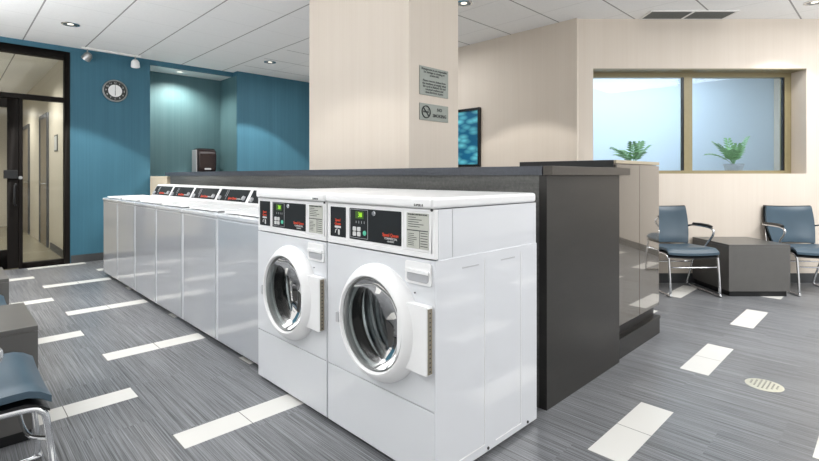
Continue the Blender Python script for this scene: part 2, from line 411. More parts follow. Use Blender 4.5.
# glazed door front
mb = MB()
y0, y1 = 7.385, 7.475
mb.box(1.078, 1.139, y0, y1, 0.0, 2.70).box(-0.42, -0.36, y0, y1, 0.0, 2.70)
mb.box(-0.36, 1.078, y0, y1, 2.60, 2.70).box(-0.36, 1.078, y0, y1, 2.055, 2.115)
mb.box(0.632, 0.668, y0, y1, 0.0, 2.055).box(0.668, 1.078, y0, y1, 0.0, 0.065)
d1 = struct(mb.build('door_1', M['bronze_frame'], bevel=0.003))
MB().box(0.668, 1.078, 7.428, 7.434, 0.065, 2.055).build('sidelight_pane', M['glass'], d1)
MB().box(-0.36, 1.078, 7.428, 7.434, 2.115, 2.60).build('transom_pane', M['glass'], d1)
lf = MB().box(0.525, 0.628, 7.40, 7.45, 0.012, 2.048).box(-0.355, -0.25, 7.40, 7.45, 0.012, 2.048).box(-0.25, 0.525, 7.40, 7.45, 0.012, 0.24).box(-0.25, 0.525, 7.40, 7.45, 1.94, 2.048)
lf = lf.build('door_leaf', M['bronze_frame'], d1, bevel=0.002)
MB().box(-0.25, 0.525, 7.422, 7.428, 0.24, 1.94).build('door_pane', M['glass'], lf)
MB().tube([(0.60, 7.40, 1.02), (0.60, 7.34, 1.02), (0.585, 7.33, 1.0), (0.585, 7.33, 0.79), (0.60, 7.34, 0.77), (0.60, 7.40, 0.77)], 0.012).build('pull_handle', M['black'], lf)
MB().box(0.49, 0.62, 7.37, 7.40, 1.09, 1.19).build('lock_box', M['black'], lf, bevel=0.004)
MB().lathe([(0.0, 7.365), (0.02, 7.365), (0.02, 7.385)], 20, 'y', (0.645, 0, 1.1)).build('lock_cylinder', M['brushed'], d1)

# ------------------------------------------------------------------ counter
CT = 1.168
ct = thing('service_counter', 'long dark stone counter running behind the washing machines', 'counter', (2.05, 1.168, 0))
def wc(m):    # world-built mesh moved into the counter's frame
    return m
def bx(name, mat, parts, parent, off, bevel=0.0):
    m = MB()
    for p in parts: m.box(p[0] - off[0], p[1] - off[0], p[2] - off[1], p[3] - off[1], p[4], p[5])
    return m.build(name, mat, parent, bevel)
off = (2.05, 1.168)
bx('worktop', M['counter_edge'], [(2.045, CX0 - 0.004, 1.19, 6.66, 1.124, CT), (CX1 + 0.004, 2.885, 1.885, 6.66, 1.124, CT), (CX0 - 0.004, 2.885, 1.19, 1.88, 1.124, CT),
    (CX0 - 0.004, CX1 + 0.004, 1.88, CY0 - 0.004, 1.124, CT), (CX0 - 0.004, CX1 + 0.004, CY1 + 0.004, 6.66, 1.124, CT)], ct, off)
bx('front_cladding', M['counter_face'], [(2.052, 2.10, 1.21, 6.48, 0, 1.124)], ct, off)
bx('end_panel', M['slab'], [(2.052, 2.900, 1.168, 1.21, 0, 1.124)], ct, off, 0.002)
bx('end_edging', M['edging'], [(2.045, 2.98, 1.135, 1.1855, 1.124, CT)], ct, off, 0.002)
bx('rear_panel', M['slab'], [(2.84, 2.88, 1.90, 6.48, 0, 1.124)], ct, off)
o = MB().box(0, 0.20, 0, 0.71, 0, 1.115).build('low_wall', M['cream_plain'], bevel=0.003)
o.location = (2.07, 6.67, 0); tag(o, 'short cream dwarf wall closing the far left end of the dark counter', 'wall')
# cabinet at the counter's end
cb = thing('storage_cabinet', 'glossy brown cabinet with black plinth standing at the right end of the counter', 'cabinet', (2.905, 1.195, 0))
MB().box(0, 0.735, 0.012, 0.66, 0.20, 1.195).build('body', M['cabinet'], cb)
MB().box(-0.004, 0.739, -0.008, 0.664, 1.197, 1.218).build('cabinet_top', M['cabinet_trim'], cb, bevel=0.002)
MB().box(-0.014, -0.0045, 0.006, 0.664, 1.175, 1.218).build('edge_rail', M['black'], cb, bevel=0.003)
for a, b in ((0.004, 0.365), (0.370, 0.731)):
    MB().box(a, b, -0.008, 0.0115, 0.205, 1.190).build('door', M['cabinet'], cb, bevel=0.0015)
MB().box(0.0, 0.735, 0.03, 0.66, 0.125, 0.20).build('recess', M['black'], cb)
MB().box(0.0, 0.745, -0.008, 0.66, 0.0, 0.105).build('plinth', M['cabinet_black'], cb)
MB().box(0.0, 0.752, -0.012, 0.66, 0.105, 0.125).build('plinth_ledge', M['cabinet_black'], cb, bevel=0.003)

# ------------------------------------------------------------------ front-loading washers
FW_, FD = 0.667, 0.675
def rrect(y0, y1, z0, z1, r, n=5):
    pts = []
    for cy, cz, a0 in ((y1 - r, z1 - r, 0), (y0 + r, z1 - r, 90), (y0 + r, z0 + r, 180), (y1 - r, z0 + r, 270)):
        for i in range(n + 1):
            a = radians(a0 + 90 * i / n); pts.append((cy + r * cos(a), cz + r * sin(a)))
    return pts
def plate(mb, pts, x0, x1):
    n = len(pts)
    vs = [(x0, y, z) for y, z in pts] + [(x1, y, z) for y, z in pts]
    return mb.add(vs, [tuple(range(n)), tuple(range(n, 2 * n))[::-1]] + [(i, (i + 1) % n, n + (i + 1) % n, n + i) for i in range(n)])
MX = lambda y, z, x=0: frame_m((0, -1, 0), (0, 0, 1), (x, y, z))     # text reading on a machine's front
def front_loader(label, y):
    t = thing('front_load_washer', label, 'washing machine', (1.24, y, 0), 0, 'front loading washers')
    h = FW_ / 2 - 0.004
    DC = (-0.030, 0.540); DR = 0.180
    # shell without front
    mb = MB()
    mb.box(0.02, FD, -h, -h + 0.012, 0.022, 1.0).box(0.02, FD, h - 0.012, h, 0.022, 1.0)
    mb.box(FD - 0.012, FD, -h + 0.012, h - 0.012, 0.022, 1.0).box(0.02, FD - 0.012, -h + 0.012, h - 0.012, 0.022, 0.03)
    mb.build('cabinet_shell', M['enamel'], t)
    # raised panels and seam on both sides
    for s in (-1, 1):
        yy = s * h
        m2 = MB()
        m2.box(0.02, FD - 0.001, yy, yy + s * 0.002, 0.80, 0.815) if s > 0 else m2.box(0.0, FD + 0.0015, yy - 0.0035, yy + 0.001, 0.022, 0.818)
        m2.build('side_panel', M['enamel'], t, bevel=0.0012)
        if s < 0:
            for q in ((0.285, 0.288, 0.06, 0.79), (0.545, 0.548, 0.05, 0.79), (0.13, 0.288, 0.055, 0.06), (0.36, 0.548, 0.045, 0.05)):
                MB().box(q[0], q[1], yy - 0.0050, yy - 0.003, q[2], q[3]).build('side_rib', M['plastic_white'], t, bevel=0.0008)
            for xx in (0.15, 0.40):
                MB().box(xx, xx + 0.10, yy - 0.0046, yy - 0.003, 0.772, 0.777).build('side_louver', M['plastic_grey'], t)
            for xx in (0.31, 0.60):
                MB().lathe([(0.0, yy - 0.007), (0.006, yy - 0.007), (0.006, yy - 0.003)], 12, 'y', (xx, 0, 0.035)).build('screw', M['black'], t)
            MB().box(0.095, 0.098, yy - 0.001, yy + 0.0005, 0.822, 0.998).build('side_seam', M['plastic_grey'], t)
    # toe base
    MB().box(0.03, FD - 0.02, -h + 0.02, h - 0.02, 0.0, 0.022).build('base', M['black'], t)
    MB().box(0.0, 0.02, -h, h, 0.022, 0.276).build('lower_panel', M['enamel_front'], t, bevel=0.004)
    # front panel with round hole
    n = 64; z0, z1 = 0.281, 0.817
    circ = [(DC[0] + (DR + 0.02) * cos(2 * pi * i / n), DC[1] + (DR + 0.02) * sin(2 * pi * i / n)) for i in range(n)]
    def sq(i):
        a = 2 * pi * i / n; dy, dz = cos(a), sin(a)
        ty = ((h - DC[0]) / dy) if dy > 1e-9 else ((-h - DC[0]) / dy if dy < -1e-9 else 1e9)
        tz = ((z1 - DC[1]) / dz) if dz > 1e-9 else ((z0 - DC[1]) / dz if dz < -1e-9 else 1e9)
        tt = min(ty, tz); return (DC[0] + dy * tt, DC[1] + dz * tt)
    outer = [sq(i) for i in range(n)]
    # snap nearest samples onto the corners
    for cyy, czz in ((h, z1), (-h, z1), (-h, z0), (h, z0)):
        j = min(range(n), key=lambda q: (outer[q][0] - cyy) ** 2 + (outer[q][1] - czz) ** 2); outer[j] = (cyy, czz)
    mb = MB(); vs = []
    for x in (0.0, 0.02):
        vs += [(x, a, b) for a, b in outer] + [(x, a, b) for a, b in circ]
    fs = []
    for i in range(n):
        k = (i + 1) % n
        fs += [(i, k, n + k, n + i), (2 * n + i, 3 * n + i, 3 * n + k, 2 * n + k), (i, 2 * n + i, 2 * n + k, k), (n + i, n + k, 3 * n + k, 3 * n + i)]
    mb.add(vs, fs); mb.build('front_panel', M['enamel_front'], t)
    # console
    mb = MB().box(0.0, 0.02, -h, h, 0.822, 1.0)
    cs = mb.build('control_console', M['plastic_white'], t, bevel=0.003)
    mb = MB().box(-0.002, 0.0, -h + 0.012, h - 0.012, 0.990, 0.9945).box(-0.002, 0.0, -h + 0.012, h - 0.012, 0.838, 0.8435)
    for yy in (h - 0.016, 0.176, -0.172, -h + 0.012): mb.box(-0.002, 0.0, yy, yy + 0.006, 0.8435, 0.990)
    mb.build('console_rib', M['plastic_white'], cs, bevel=0.001)
    def pan(name, y0, y1, z0, z1, mat):
        return plate(MB(), rrect(y0, y1, z0, z1, 0.003, 2), -0.002, 0.0).build(name, mat, cs)
    pan('badge_panel', 0.192, 0.304, 0.853, 0.984, M['panel_black'])
    pan('control_panel', -0.158, 0.164, 0.853, 0.984, M['panel_black'])
    pan('instruction_label', -0.302, -0.188, 0.853, 0.984, M['label_grey'])
    # badge print: two small word lines and a hand symbol
    text('badge_lettering', 'Speed\nQueen', 0.016, M['red'], cs, MX(0.248, 0.918, -0.0028), bold=0.0003)
    b = MB(); plate(b, rrect(0.225, 0.271, 0.892, 0.901, 0.004, 3), -0.003, -0.002); plate(b, rrect(0.234, 0.246, 0.862, 0.886, 0.005, 3), -0.003, -0.002)
    b.tube([(-0.0026, 0.266, 0.870), (-0.0026, 0.264, 0.882), (-0.0026, 0.252, 0.887)], 0.0022, 6)
    b.build('badge_symbol', M['white_print'], cs)
    # control cluster
    b = MB(); y0, y1, z0, z1 = 0.040, 0.158, 0.860, 0.980
    for q in ((y0, y1, z1 - 0.0015, z1), (y0, y1, z0, z0 + 0.0015), (y0, y0 + 0.0018, z0, z1), (y1 - 0.0018, y1, z0, z1)): b.box(-0.003, -0.002, *q)
    b.build('keypad_outline', M['plastic_grey'], cs)
    MB().box(-0.003, -0.002, 0.068, 0.122, 0.942, 0.972).build('display', M['screen'], cs)
    text('display_digit', '38', 0.027, M['digit'], cs, MX(0.090, 0.957, -0.0036))
    b = MB()
    for i in range(4): b.box(-0.003, -0.002, 0.062 + i * 0.018, 0.0645 + i * 0.018, 0.922, 0.932)
    b.build('indicator_marks', M['plastic_grey'], cs)
    for yy, zz in ((0.128, 0.898), (0.098, 0.898), (0.128, 0.877), (0.098, 0.877)):
        plate(MB(), rrect(yy - 0.011, yy + 0.011, zz - 0.009, zz + 0.009, 0.004, 3), -0.0045, -0.002).build('push_button', M['white_print'], cs)
    MB().lathe([(0, -0.005), (0.010, -0.005), (0.010, -0.002)], 20, 'x', (0, 0.060, 0.884)).build('start_button', M['teal_button'], cs)
    MB().lathe([(0, -0.008), (0.009, -0.008), (0.011, -0.005), (0.011, -0.002)], 20, 'x', (0, 0.0, 0.968)).build('key_lock', M['chrome'], cs)
    text('brand_lettering', 'Speed Queen', 0.0185, M['red'], cs, MX(-0.098, 0.889, -0.0030), squash=0.92, bold=0.0003)
    text('brand_subtitle', 'COMMERCIAL', 0.012, M['white_print'], cs, MX(-0.100, 0.875, -0.0030))
    text('brand_subtitle', 'LAUNDRY', 0.009, M['white_print'], cs, MX(-0.100, 0.864, -0.0030))
    # instruction label print
    text('label_heading', 'WASHING INSTRUCTIONS', 0.0085, M['dark_print'], cs, MX(-0.245, 0.978, -0.0028))
    b = MB()
    for i, ln in enumerate((0.04, 0.07, 0.055, 0.08, 0.06)): b.box(-0.0026, -0.002, -0.197 - ln, -0.197, 0.9665 - i * 0.0085, 0.969 - i * 0.0085)
    b.box(-0.0026, -0.002, -0.299, -0.191, 0.918, 0.9215)
    for i in range(7): b.box(-0.0026, -0.002, -0.197 - (0.045 if i in (2, 3) else 0.03), -0.197, 0.906 - i * 0.007, 0.908 - i * 0.007)
    for i in range(6): b.box(-0.0026, -0.002, -0.297, -0.262, 0.910 - i * 0.0095, 0.9125 - i * 0.0095)
    b.box(-0.0026, -0.002, -0.2585, -0.2565, 0.856, 0.918)
    b.build('label_print', M['dark_print'], cs)
    # lid/top
    mb = MB().box(-0.014, FD + 0.004, -h, h, 1.002, 1.044)
    tp = mb.build('top_cover', M['plastic_white'], t, bevel=0.012, seg=3)
    text('model_lettering', 'SUPER II', 0.013, M['dark_print'], tp, MX(-0.262, 1.014, -0.0146))
    MB().lathe([(0, -0.004), (0.005, -0.004), (0.005, 0.0)], 10, 'x', (0, -h + 0.012, 0.998)).build('console_screw', M['black'], cs)
    # detergent drawer
    mb = MB(); plate(mb, rrect(-0.318, -0.183, 0.724, 0.806, 0.010, 4), -0.006, 0.0)
    dw = mb.build('soap_drawer', M['plastic_white'], t, bevel=0.002)
    mb = MB(); plate(mb, rrect(-0.306, -0.196, 0.734, 0.770, 0.012, 4), -0.0085, -0.006); mb.build('drawer_pull', M['plastic_grey'], dw, bevel=0.001)
    mb = MB(); plate(mb, rrect(-0.312, -0.190, 0.765, 0.778, 0.005, 4), -0.014, -0.006); mb.build('drawer_lip', M['plastic_white'], dw, bevel=0.001)
    # door
    R = 0.232
    prof = [(R, 0.0), (R, -0.012), (R - 0.006, -0.024), (R - 0.022, -0.044), (R - 0.036, -0.056), (R - 0.044, -0.057), (R - 0.049, -0.050), (R - 0.050, -0.010), (R - 0.050, 0.0)]
    mb = MB().lathe(prof, 72, 'x', (0, DC[0], DC[1]), closed=True)
    dr = mb.build('door', M['plastic_white'], t)
    mb = MB(); plate(mb, rrect(-0.322, -0.165, 0.412, 0.658, 0.008, 3), -0.031, -0.0005)
    mb.build('hinge_cover', M['plastic_white'], dr, bevel=0.003)
    mb = MB().box(-0.028, -0.008, -0.3255, -0.322, 0.420, 0.650); hs = mb.build('hinge_strip', M['hinge'], dr)
    mb = MB()
    for i in range(14): mb.box(-0.022, -0.016, -0.3262, -0.3255, 0.428 + i * 0.0158, 0.4325 + i * 0.0158)
    mb.build('hinge_slot', M['black'], hs)
    MB().lathe([(0, -0.003), (0.003, -0.003), (0.003, 0)], 10, 'x', (0, -0.232, 0.690)).build('striker', M['black'], t)
    MB().lathe([(0.182, -0.046), (0.182, -0.012), (0.166, -0.010), (0.166, -0.014), (0.176, -0.018), (0.176, -0.046)], 64, 'x', (0, DC[0], DC[1]), closed=True).build('chrome_bezel', M['brushed'], dr)
    g = [(0.0001, 0.034), (0.05, 0.032), (0.10, 0.024), (0.145, 0.006), (0.165, -0.014), (0.177, -0.034)]
    MB().lathe(g, 56, 'x', (0, DC[0], DC[1])).build('door_glass', M['door_glass'], dr)
    MB().box(-0.052, -0.038, 0.178, 0.197, 0.50, 0.545).build('door_catch', M['plastic_grey'], dr, bevel=0.003)
    # gasket and drum
    MB().lathe([(0.196, 0.0), (0.196, 0.02), (0.185, 0.045), (0.19, 0.06), (0.20, 0.07), (0.215, 0.07), (0.215, 0.0)], 56, 'x', (0, DC[0], DC[1]), closed=False).build('door_gasket', M['rubber'], t)
    d = MB().lathe([(0.20, 0.072), (0.255, 0.09), (0.262, 0.11), (0.262, 0.40), (0.24, 0.42), (0.20, 0.425), (0.19, 0.41), (0.15, 0.41), (0.14, 0.425), (0.10, 0.425), (0.09, 0.41), (0.05, 0.40), (0.0001, 0.395)], 56, 'x', (0, DC[0], DC[1]))
    dm = d.build('drum', M['steel_dark'], t)
    mb = MB()
    for rr in (0.065, 0.115, 0.165, 0.215):
        mb.tube([(0.408, DC[0] + rr * cos(2 * pi * i / 40), DC[1] + rr * sin(2 * pi * i / 40)) for i in range(40)], 0.011, 8, True)
    for xx in (0.12, 0.17, 0.22, 0.27, 0.32, 0.37):
        mb.tube([(xx, DC[0] + 0.258 * cos(2 * pi * i / 48), DC[1] + 0.258 * sin(2 * pi * i / 48)) for i in range(48)], 0.010, 6, True)
    mb.build('drum_ridge', M['drum_ridge'], dm)
    for k in range(3):
        a0 = radians(35 + 120 * k)
        vs = []
        for xx in (0.12, 0.39):
            for da, rr in ((-0.17, 0.260), (-0.06, 0.19), (0.06, 0.19), (0.17, 0.260)):
                vs.append((xx, DC[0] + rr * cos(a0 + da), DC[1] + rr * sin(a0 + da)))
        MB().add(vs, [(0, 1, 2, 3), (7, 6, 5, 4), (0, 4, 5, 1), (1, 5, 6, 2), (2, 6, 7, 3), (3, 7, 4, 0)]).build('drum_lifter', M['steel_dark'], dm, bevel=0.008)
    return t
fl = front_loader('white front-load washer at the near right end of the row, its side fully visible', 1.141 + FW_ / 2)
f2 = copy_tree(fl); f2.location.y = 1.141 + FW_ * 1.5 + 0.004
f2['label'] = 'white front-load washer wedged between the nearest washer and the top loaders'

# ------------------------------------------------------------------ top-loading washers
TW = (6.258 - 2.485) / 6
def top_loader(label, y):
    t = thing('top_load_washer', label, 'washing machine', (1.275, y, 0), 0, 'top loading washers')
    h = TW / 2 - 0.002; D = 0.66
    MB().box(0.05, D - 0.02, -h + 0.02, h - 0.02, 0, 0.042).build('base', M['black'], t)
    MB().box(0.0, D, -h, h, 0.042, 0.845).build('cabinet_shell', M['enamel'], t, bevel=0.006)
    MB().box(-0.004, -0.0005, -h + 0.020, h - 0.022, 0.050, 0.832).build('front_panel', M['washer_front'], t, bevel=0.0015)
    tp = MB().prism([(-0.008, 0.846), (-0.010, 0.868), (0.002, 0.878), (0.486, 0.882), (0.486, 0.846)], -h, h).build('top_cover', M['enamel'], t, bevel=0.004)
    ld = MB().prism([(0.022, 0.882), (0.03, 0.892), (0.39, 0.899), (0.40, 0.886)], -h + 0.05, h - 0.05).build('lid', M['plastic_white'], tp, bevel=0.003)
    # console: slanted housing, end caps, dark face
    pf = [(0.490, 0.880), (0.496, 0.893), (0.556, 1.008), (0.575, 1.020), (0.70, 1.020), (0.70, 0.880)]
    cs = MB().prism(pf, -h, h).build('control_console', M['plastic_white'], t, bevel=0.004)
    # face lies on the slope from (0.445,0.905) to (0.575,1.012)
    a = Vector((0.4991, 0, 0.899)); b = Vector((0.5535, 0, 1.0032)); nrm = Vector((-(b.z - a.z), 0, b.x - a.x)).normalized()
    def slab(y0, y1, s0, s1, th, name, mat, par):
        P = []
        for k in (0.0006, th):
            for s_, yy in ((s0, y0), (s0, y1), (s1, y1), (s1, y0)):
                q = a.lerp(b, s_) + nrm * k; P.append((q.x, yy, q.z))
        return MB().add(P, [(0, 3, 2, 1), (4, 5, 6, 7), (0, 1, 5, 4), (1, 2, 6, 5), (2, 3, 7, 6), (3, 0, 4, 7)]).build(name, mat, par)
    fc = slab(-h + 0.03, h - 0.025, 0.02, 0.97, 0.003, 'control_panel', M['panel_black'], cs)
    def tm(y, s_): 
        q = a.lerp(b, s_) + nrm * 0.0036; q.y = y
        return frame_m((0, -1, 0), (b - a).normalized(), q)
    text('brand_lettering', 'Speed Queen', 0.030, M['red'], fc, tm(-0.02, 0.24), bold=0.0008)
    text('brand_subtitle', 'COMMERCIAL', 0.017, M['white_print'], fc, tm(-0.155, 0.22))
    for yy, s_ in ((h - 0.075, 0.22), (-h + 0.075, 0.3)):
        q = a.lerp(b, s_) + nrm * 0.003; q.y = yy
        k = MB().lathe([(0.0001, 0.016), (0.017, 0.016), (0.021, 0.0)], 20, 'z')
        m = frame_m((0, -1, 0), (b - a).normalized(), q)
        k.v = [tuple(m @ Vector(v)) for v in k.v]; k.build('control_knob', M['plastic_grey'], fc)
    slab(h - 0.20, h - 0.194, 0.1, 0.9, 0.004, 'panel_mark', M['plastic_grey'], fc)
    slab(h - 0.17, h - 0.164, 0.35, 0.9, 0.004, 'panel_mark', M['plastic_grey'], fc)
    return t
TL = ['white top-load washer directly left of the front-load washers, the first of its kind',
      'second white top-load washer counting left from the front-load washers',
      'third white top-load washer counting left from the front-load washers',
      'fourth white top-load washer from the front loaders, third from the far end',
      'white top-load washer next to the last one at the far end',
      'white top-load washer at the far left end of the row, nearest the clock wall']
tl = top_loader(TL[0], 2.485 + TW * 0.5)
for i in range(1, 6):
    c = copy_tree(tl); c.location.y = 2.485 + TW * (i + 0.5); c['label'] = TL[i]

# ------------------------------------------------------------------ chairs
def arc_pts(pts, n=6):      # Catmull-Rom
    P = [Vector(p) for p in pts]; out = []
    for i in range(len(P) - 1):
        p0 = P[max(i - 1, 0)]; p1 = P[i]; p2 = P[i + 1]; p3 = P[min(i + 2, len(P) - 1)]
        for k in range(n):
            t = k / n
            out.append(0.5 * ((2 * p1) + (p2 - p0) * t + (2 * p0 - 5 * p1 + 4 * p2 - p3) * t * t + (3 * p1 - p0 - 3 * p2 + p3) * t ** 3))
    out.append(P[-1]); return out
def make_chair(label):
    t = thing('armchair', label, 'chair', group='chrome-framed blue armchairs')
    def sheet(fn, nu, nv, th, nfn):
        top = [[fn(u / nu, v / nv) for u in range(nu + 1)] for v in range(nv + 1)]
        vs = []; 
        for s in (0, 1):
            for v in range(nv + 1):
                for u in range(nu + 1):
                    e = min(u, nu - u, v, nv - v); k = (0.45 if e == 0 else 0.85 if e == 1 else 1.0) * th
                    vs.append(top[v][u] + nfn(u / nu, v / nv) * (k if s == 0 else -k))
        W = nu + 1; N = W * (nv + 1); fs = []
        for v in range(nv):
            for u in range(nu):
                a = v * W + u; fs += [(a, a + 1, a + 1 + W, a + W), (N + a, N + a + W, N + a + 1 + W, N + a + 1)]
        rim = [u for u in range(W)] + [v * W + nu for v in range(1, nv + 1)] + [nv * W + u for u in range(nu - 1, -1, -1)] + [v * W for v in range(nv - 1, 0, -1)]
        for i, a in enumerate(rim):
            b = rim[(i + 1) % len(rim)]; fs.append((a, N + a, N + b, b))
        return MB().add(vs, fs, True)
    def seatf(u, v):
        hw = 0.235 - 0.02 * (v ** 2) ; x = (u - 0.5) * 2 * hw; y = -0.25 + 0.47 * v
        z = 0.425 - 0.018 * v - 0.035 * max(0, 1 - v / 0.16) ** 2 + 0.012 * (2 * u - 1) ** 2
        return Vector((x, y, z))
    up = lambda u, v: Vector((0, 0, 1))
    s = sheet(seatf, 14, 16, 0.024, up).build('seat', M['vinyl'], t)
    s2 = sheet(lambda u, v: seatf(u, v) * 1.0 + Vector((0, 0.004, -0.034)), 14, 16, 0.009, up).build('seat_pan', M['black'], t)
    def backf(u, v, g=0.0):
        hw = (0.195 + 0.012 * v + 0.024 * sin(pi * v * 0.9)) + g; x = (u - 0.5) * 2 * hw
        y = 0.225 + 0.085 * v - 0.045 * (2 * u - 1) ** 2 + 0.012 * sin(pi * v)
        z = 0.445 - g + (0.355 + 2 * g) * v + 0.012 * (2 * u - 1) ** 2 * (v - 0.3)
        return Vector((x, y, z))
    fwd = lambda u, v: Vector((0.3 * (1 - 2 * u) * -1 * -1, -1, 0.15)).normalized()
    sheet(backf, 14, 14, 0.019, fwd).build('backrest', M['vinyl'], t)
    sheet(lambda u, v: backf(u, v, 0.008) + Vector((0, 0.026, 0)), 14, 14, 0.010, fwd).build('back_shell', M['black'], t)
    r = 0.0105
    for sx in (-1, 1):
        X = sx * 0.228
        pts = [(sx * 0.222, 0.02, 0.385), (sx * 0.226, -0.17, 0.385), (X, -0.222, 0.37), (X, -0.240, 0.32), (X, -0.262, 0.10), (X, -0.262, 0.03), (X, -0.238, 0.0115), (X, 0.20, 0.0115), (X, 0.245, 0.022), (X, 0.25, 0.05), (sx * 0.225, 0.14, 0.30), (sx * 0.20, 0.10, 0.385)]
        MB().tube(arc_pts(pts, 5), r).build('leg', M['chrome'], t)
        MB().tube(arc_pts([(sx * 0.20, 0.14, 0.385), (sx * 0.21, 0.235, 0.42), (sx * 0.205, 0.275, 0.50), (sx * 0.20, 0.29, 0.60), (sx * 0.20, 0.305, 0.70)], 5), r).build('back_upright', M['chrome'], t)
        A = sx * 0.262
        arm = [(sx * 0.215, 0.285, 0.600), (A, 0.23, 0.618), (A, 0.10, 0.624), (A, -0.05, 0.622), (A, -0.115, 0.600), (A, -0.11, 0.555), (A, -0.06, 0.50), (sx * 0.245, -0.01, 0.43), (sx * 0.225, 0.0, 0.395)]
        ar = MB().tube(arc_pts(arm, 6), 0.010).build('armrest', M['chrome'], t)
        MB().tube([(A, 0.20, 0.634), (A, 0.08, 0.640), (A, -0.04, 0.639), (A, -0.085, 0.630)], 0.015).build('arm_pad', M['black'], ar)
    MB().tube(arc_pts([(-0.228, -0.244, 0.275), (-0.12, -0.20, 0.262), (0.12, -0.20, 0.262), (0.228, -0.244, 0.275)], 5), 0.007).build('stretcher', M['chrome'], t)
    MB().tube([(-0.222, -0.05, 0.378), (0.222, -0.05, 0.378)], 0.009).build('seat_rail', M['chrome'], t)
    MB().tube([(-0.226, 0.16, 0.26), (0.226, 0.16, 0.26)], 0.007).build('stretcher', M['chrome'], t)
    return t
WROT = TH - pi / 2
c1 = make_chair('blue armchair against the window wall, between the brown cabinet and the grey table')
c1.location = LD(2.635, 4.655); c1.rotation_euler.z = WROT
def chair(loc, rz, label):
    c = copy_tree(c1); c.location = loc; c.rotation_euler.z = rz; c['label'] = label; return c
chair(LD(3.88, 4.655), WROT - 0.13, 'blue armchair at the right edge of the picture, right of the grey table')
chair((-0.005, 2.14, 0), pi / 2, 'blue armchair nearest the camera at the lower left edge')
chair((-0.005, 3.445, 0), pi / 2, 'blue armchair between the two grey tables on the left edge')

# ------------------------------------------------------------------ low tables
def low_table(label, x, y, rz, sx, sy):
    t = thing('side_table', label, 'table', (x, y, 0), rz, 'grey cube side tables')
    MB().box(0, sx, 0, sy, 0.05, 0.462).build('body', M['table_laminate'], t, bevel=0.002, seg=2)
    MB().box(0, sx, 0, sy, 0.4622, 0.484).build('tabletop', M['table_laminate'], t, bevel=0.002)
    MB().box(0.02, sx - 0.02, 0.02, sy - 0.02, 0, 0.05).build('toe_kick', M['black'], t)
    return t
p = LD(2.96, 4.41)
low_table('long grey laminate side table against the window wall between two armchairs', p.x, p.y, WROT, 0.57, 0.57)
low_table('grey laminate side table behind the nearest chair on the left edge', -0.33, 2.555, 0, 0.612, 0.52)
low_table('grey laminate side table farther away at the left edge, close to the glass door', -0.33, 3.85, 0, 0.612, 0.52)

# ------------------------------------------------------------------ wall and ceiling fittings
# clock
ck = thing('wall_clock', 'round wall clock with dark numeral ring on the teal wall', 'clock', (1.64, 7.40, 2.27))
R = 0.148
MB().lathe([(R, 0), (R, -0.03), (R - 0.006, -0.036), (R - 0.014, -0.036), (R - 0.016, -0.022), (R - 0.016, 0)], 48, 'y', closed=True).build('rim', M['brushed'], ck)
MB().lathe([(0.0001, -0.020), (R - 0.016, -0.020), (R - 0.016, -0.002), (0.0001, -0.002)], 48, 'y').build('dial_ring', M['dark_print'], ck)
MB().lathe([(0.0001, -0.023), (0.082, -0.023), (0.082, -0.0205)], 40, 'y').build('dial_centre', M['plastic_white'], ck)
for i in range(12):
    a = pi / 2 - (i + 1) * pi / 6
    text('numeral', str(i + 1), 0.034, M['white_print'], ck, frame_m((1, 0, 0), (0, 0, 1), (0.107 * cos(a), -0.0215, 0.107 * sin(a))))
MB().box(-0.003, 0.003, -0.0255, -0.0235, -0.062, 0.0).build('hour_hand', M['dark_print'], ck)
MB().box(-0.002, 0.002, -0.028, -0.026, 0, 0.078).build('minute_hand', M['dark_print'], ck)
# signs on the column (face y = CY0, reading along +x)
sx0, sx1 = 2.400, 2.705
def sign(name, label, z0, z1):
    t = thing(name, label, 'sign', ((sx0 + sx1) / 2, CY0, (z0 + z1) / 2))
    MB().box(-(sx1 - sx0) / 2, (sx1 - sx0) / 2, -0.006, -0.0005, -(z1 - z0) / 2, (z1 - z0) / 2).build('plate', M['sign_metal'], t, bevel=0.001)
    return t
s1 = sign('notice_sign', 'upper grey metal notice sign with lines of text on the cream column', 1.700, 1.905)
tmx = lambda z, x=0: frame_m((1, 0, 0), (0, 0, 1), (x, -0.0068, z))
for i, ln in enumerate(['Management is not responsible', 'for damage to clothing or', 'articles left.', '', 'Please remove clothes from', 'the machines promptly when', 'the cycle is finished. Do not', 'overload washers and', 'clean lint from dryers.']):
    if ln: text('lettering', ln, 0.0215, M['dark_print'], s1, tmx(0.084 - i * 0.0205), squash=1.0, bold=0.0003)
s2 = sign('no_smoking_sign', 'lower grey metal no smoking sign on the cream column', 1.520, 1.640)
text('lettering', 'NO', 0.034, M['dark_print'], s2, tmx(0.022, 0.055), bold=0.0008); text('lettering', 'SMOKING', 0.034, M['dark_print'], s2, tmx(-0.022, 0.055), squash=0.98, bold=0.0008)
mb = MB().tube([(-0.088 + 0.042 * cos(2 * pi * i / 32), -0.0075, 0.042 * sin(2 * pi * i / 32)) for i in range(32)], 0.0045, 6, True)
mb.tube([(-0.118, -0.0075, 0.03), (-0.058, -0.0075, -0.03)], 0.004, 6)
mb.box(-0.118, -0.068, -0.008, -0.0062, -0.006, 0.006).box(-0.064, -0.060, -0.008, -0.0062, -0.006, 0.006)
mb.tube([(-0.066, -0.0075, 0.009), (-0.070, -0.0075, 0.016), (-0.062, -0.0075, 0.022)], 0.002, 5)
mb.build('symbol', M['dark_print'], s2)
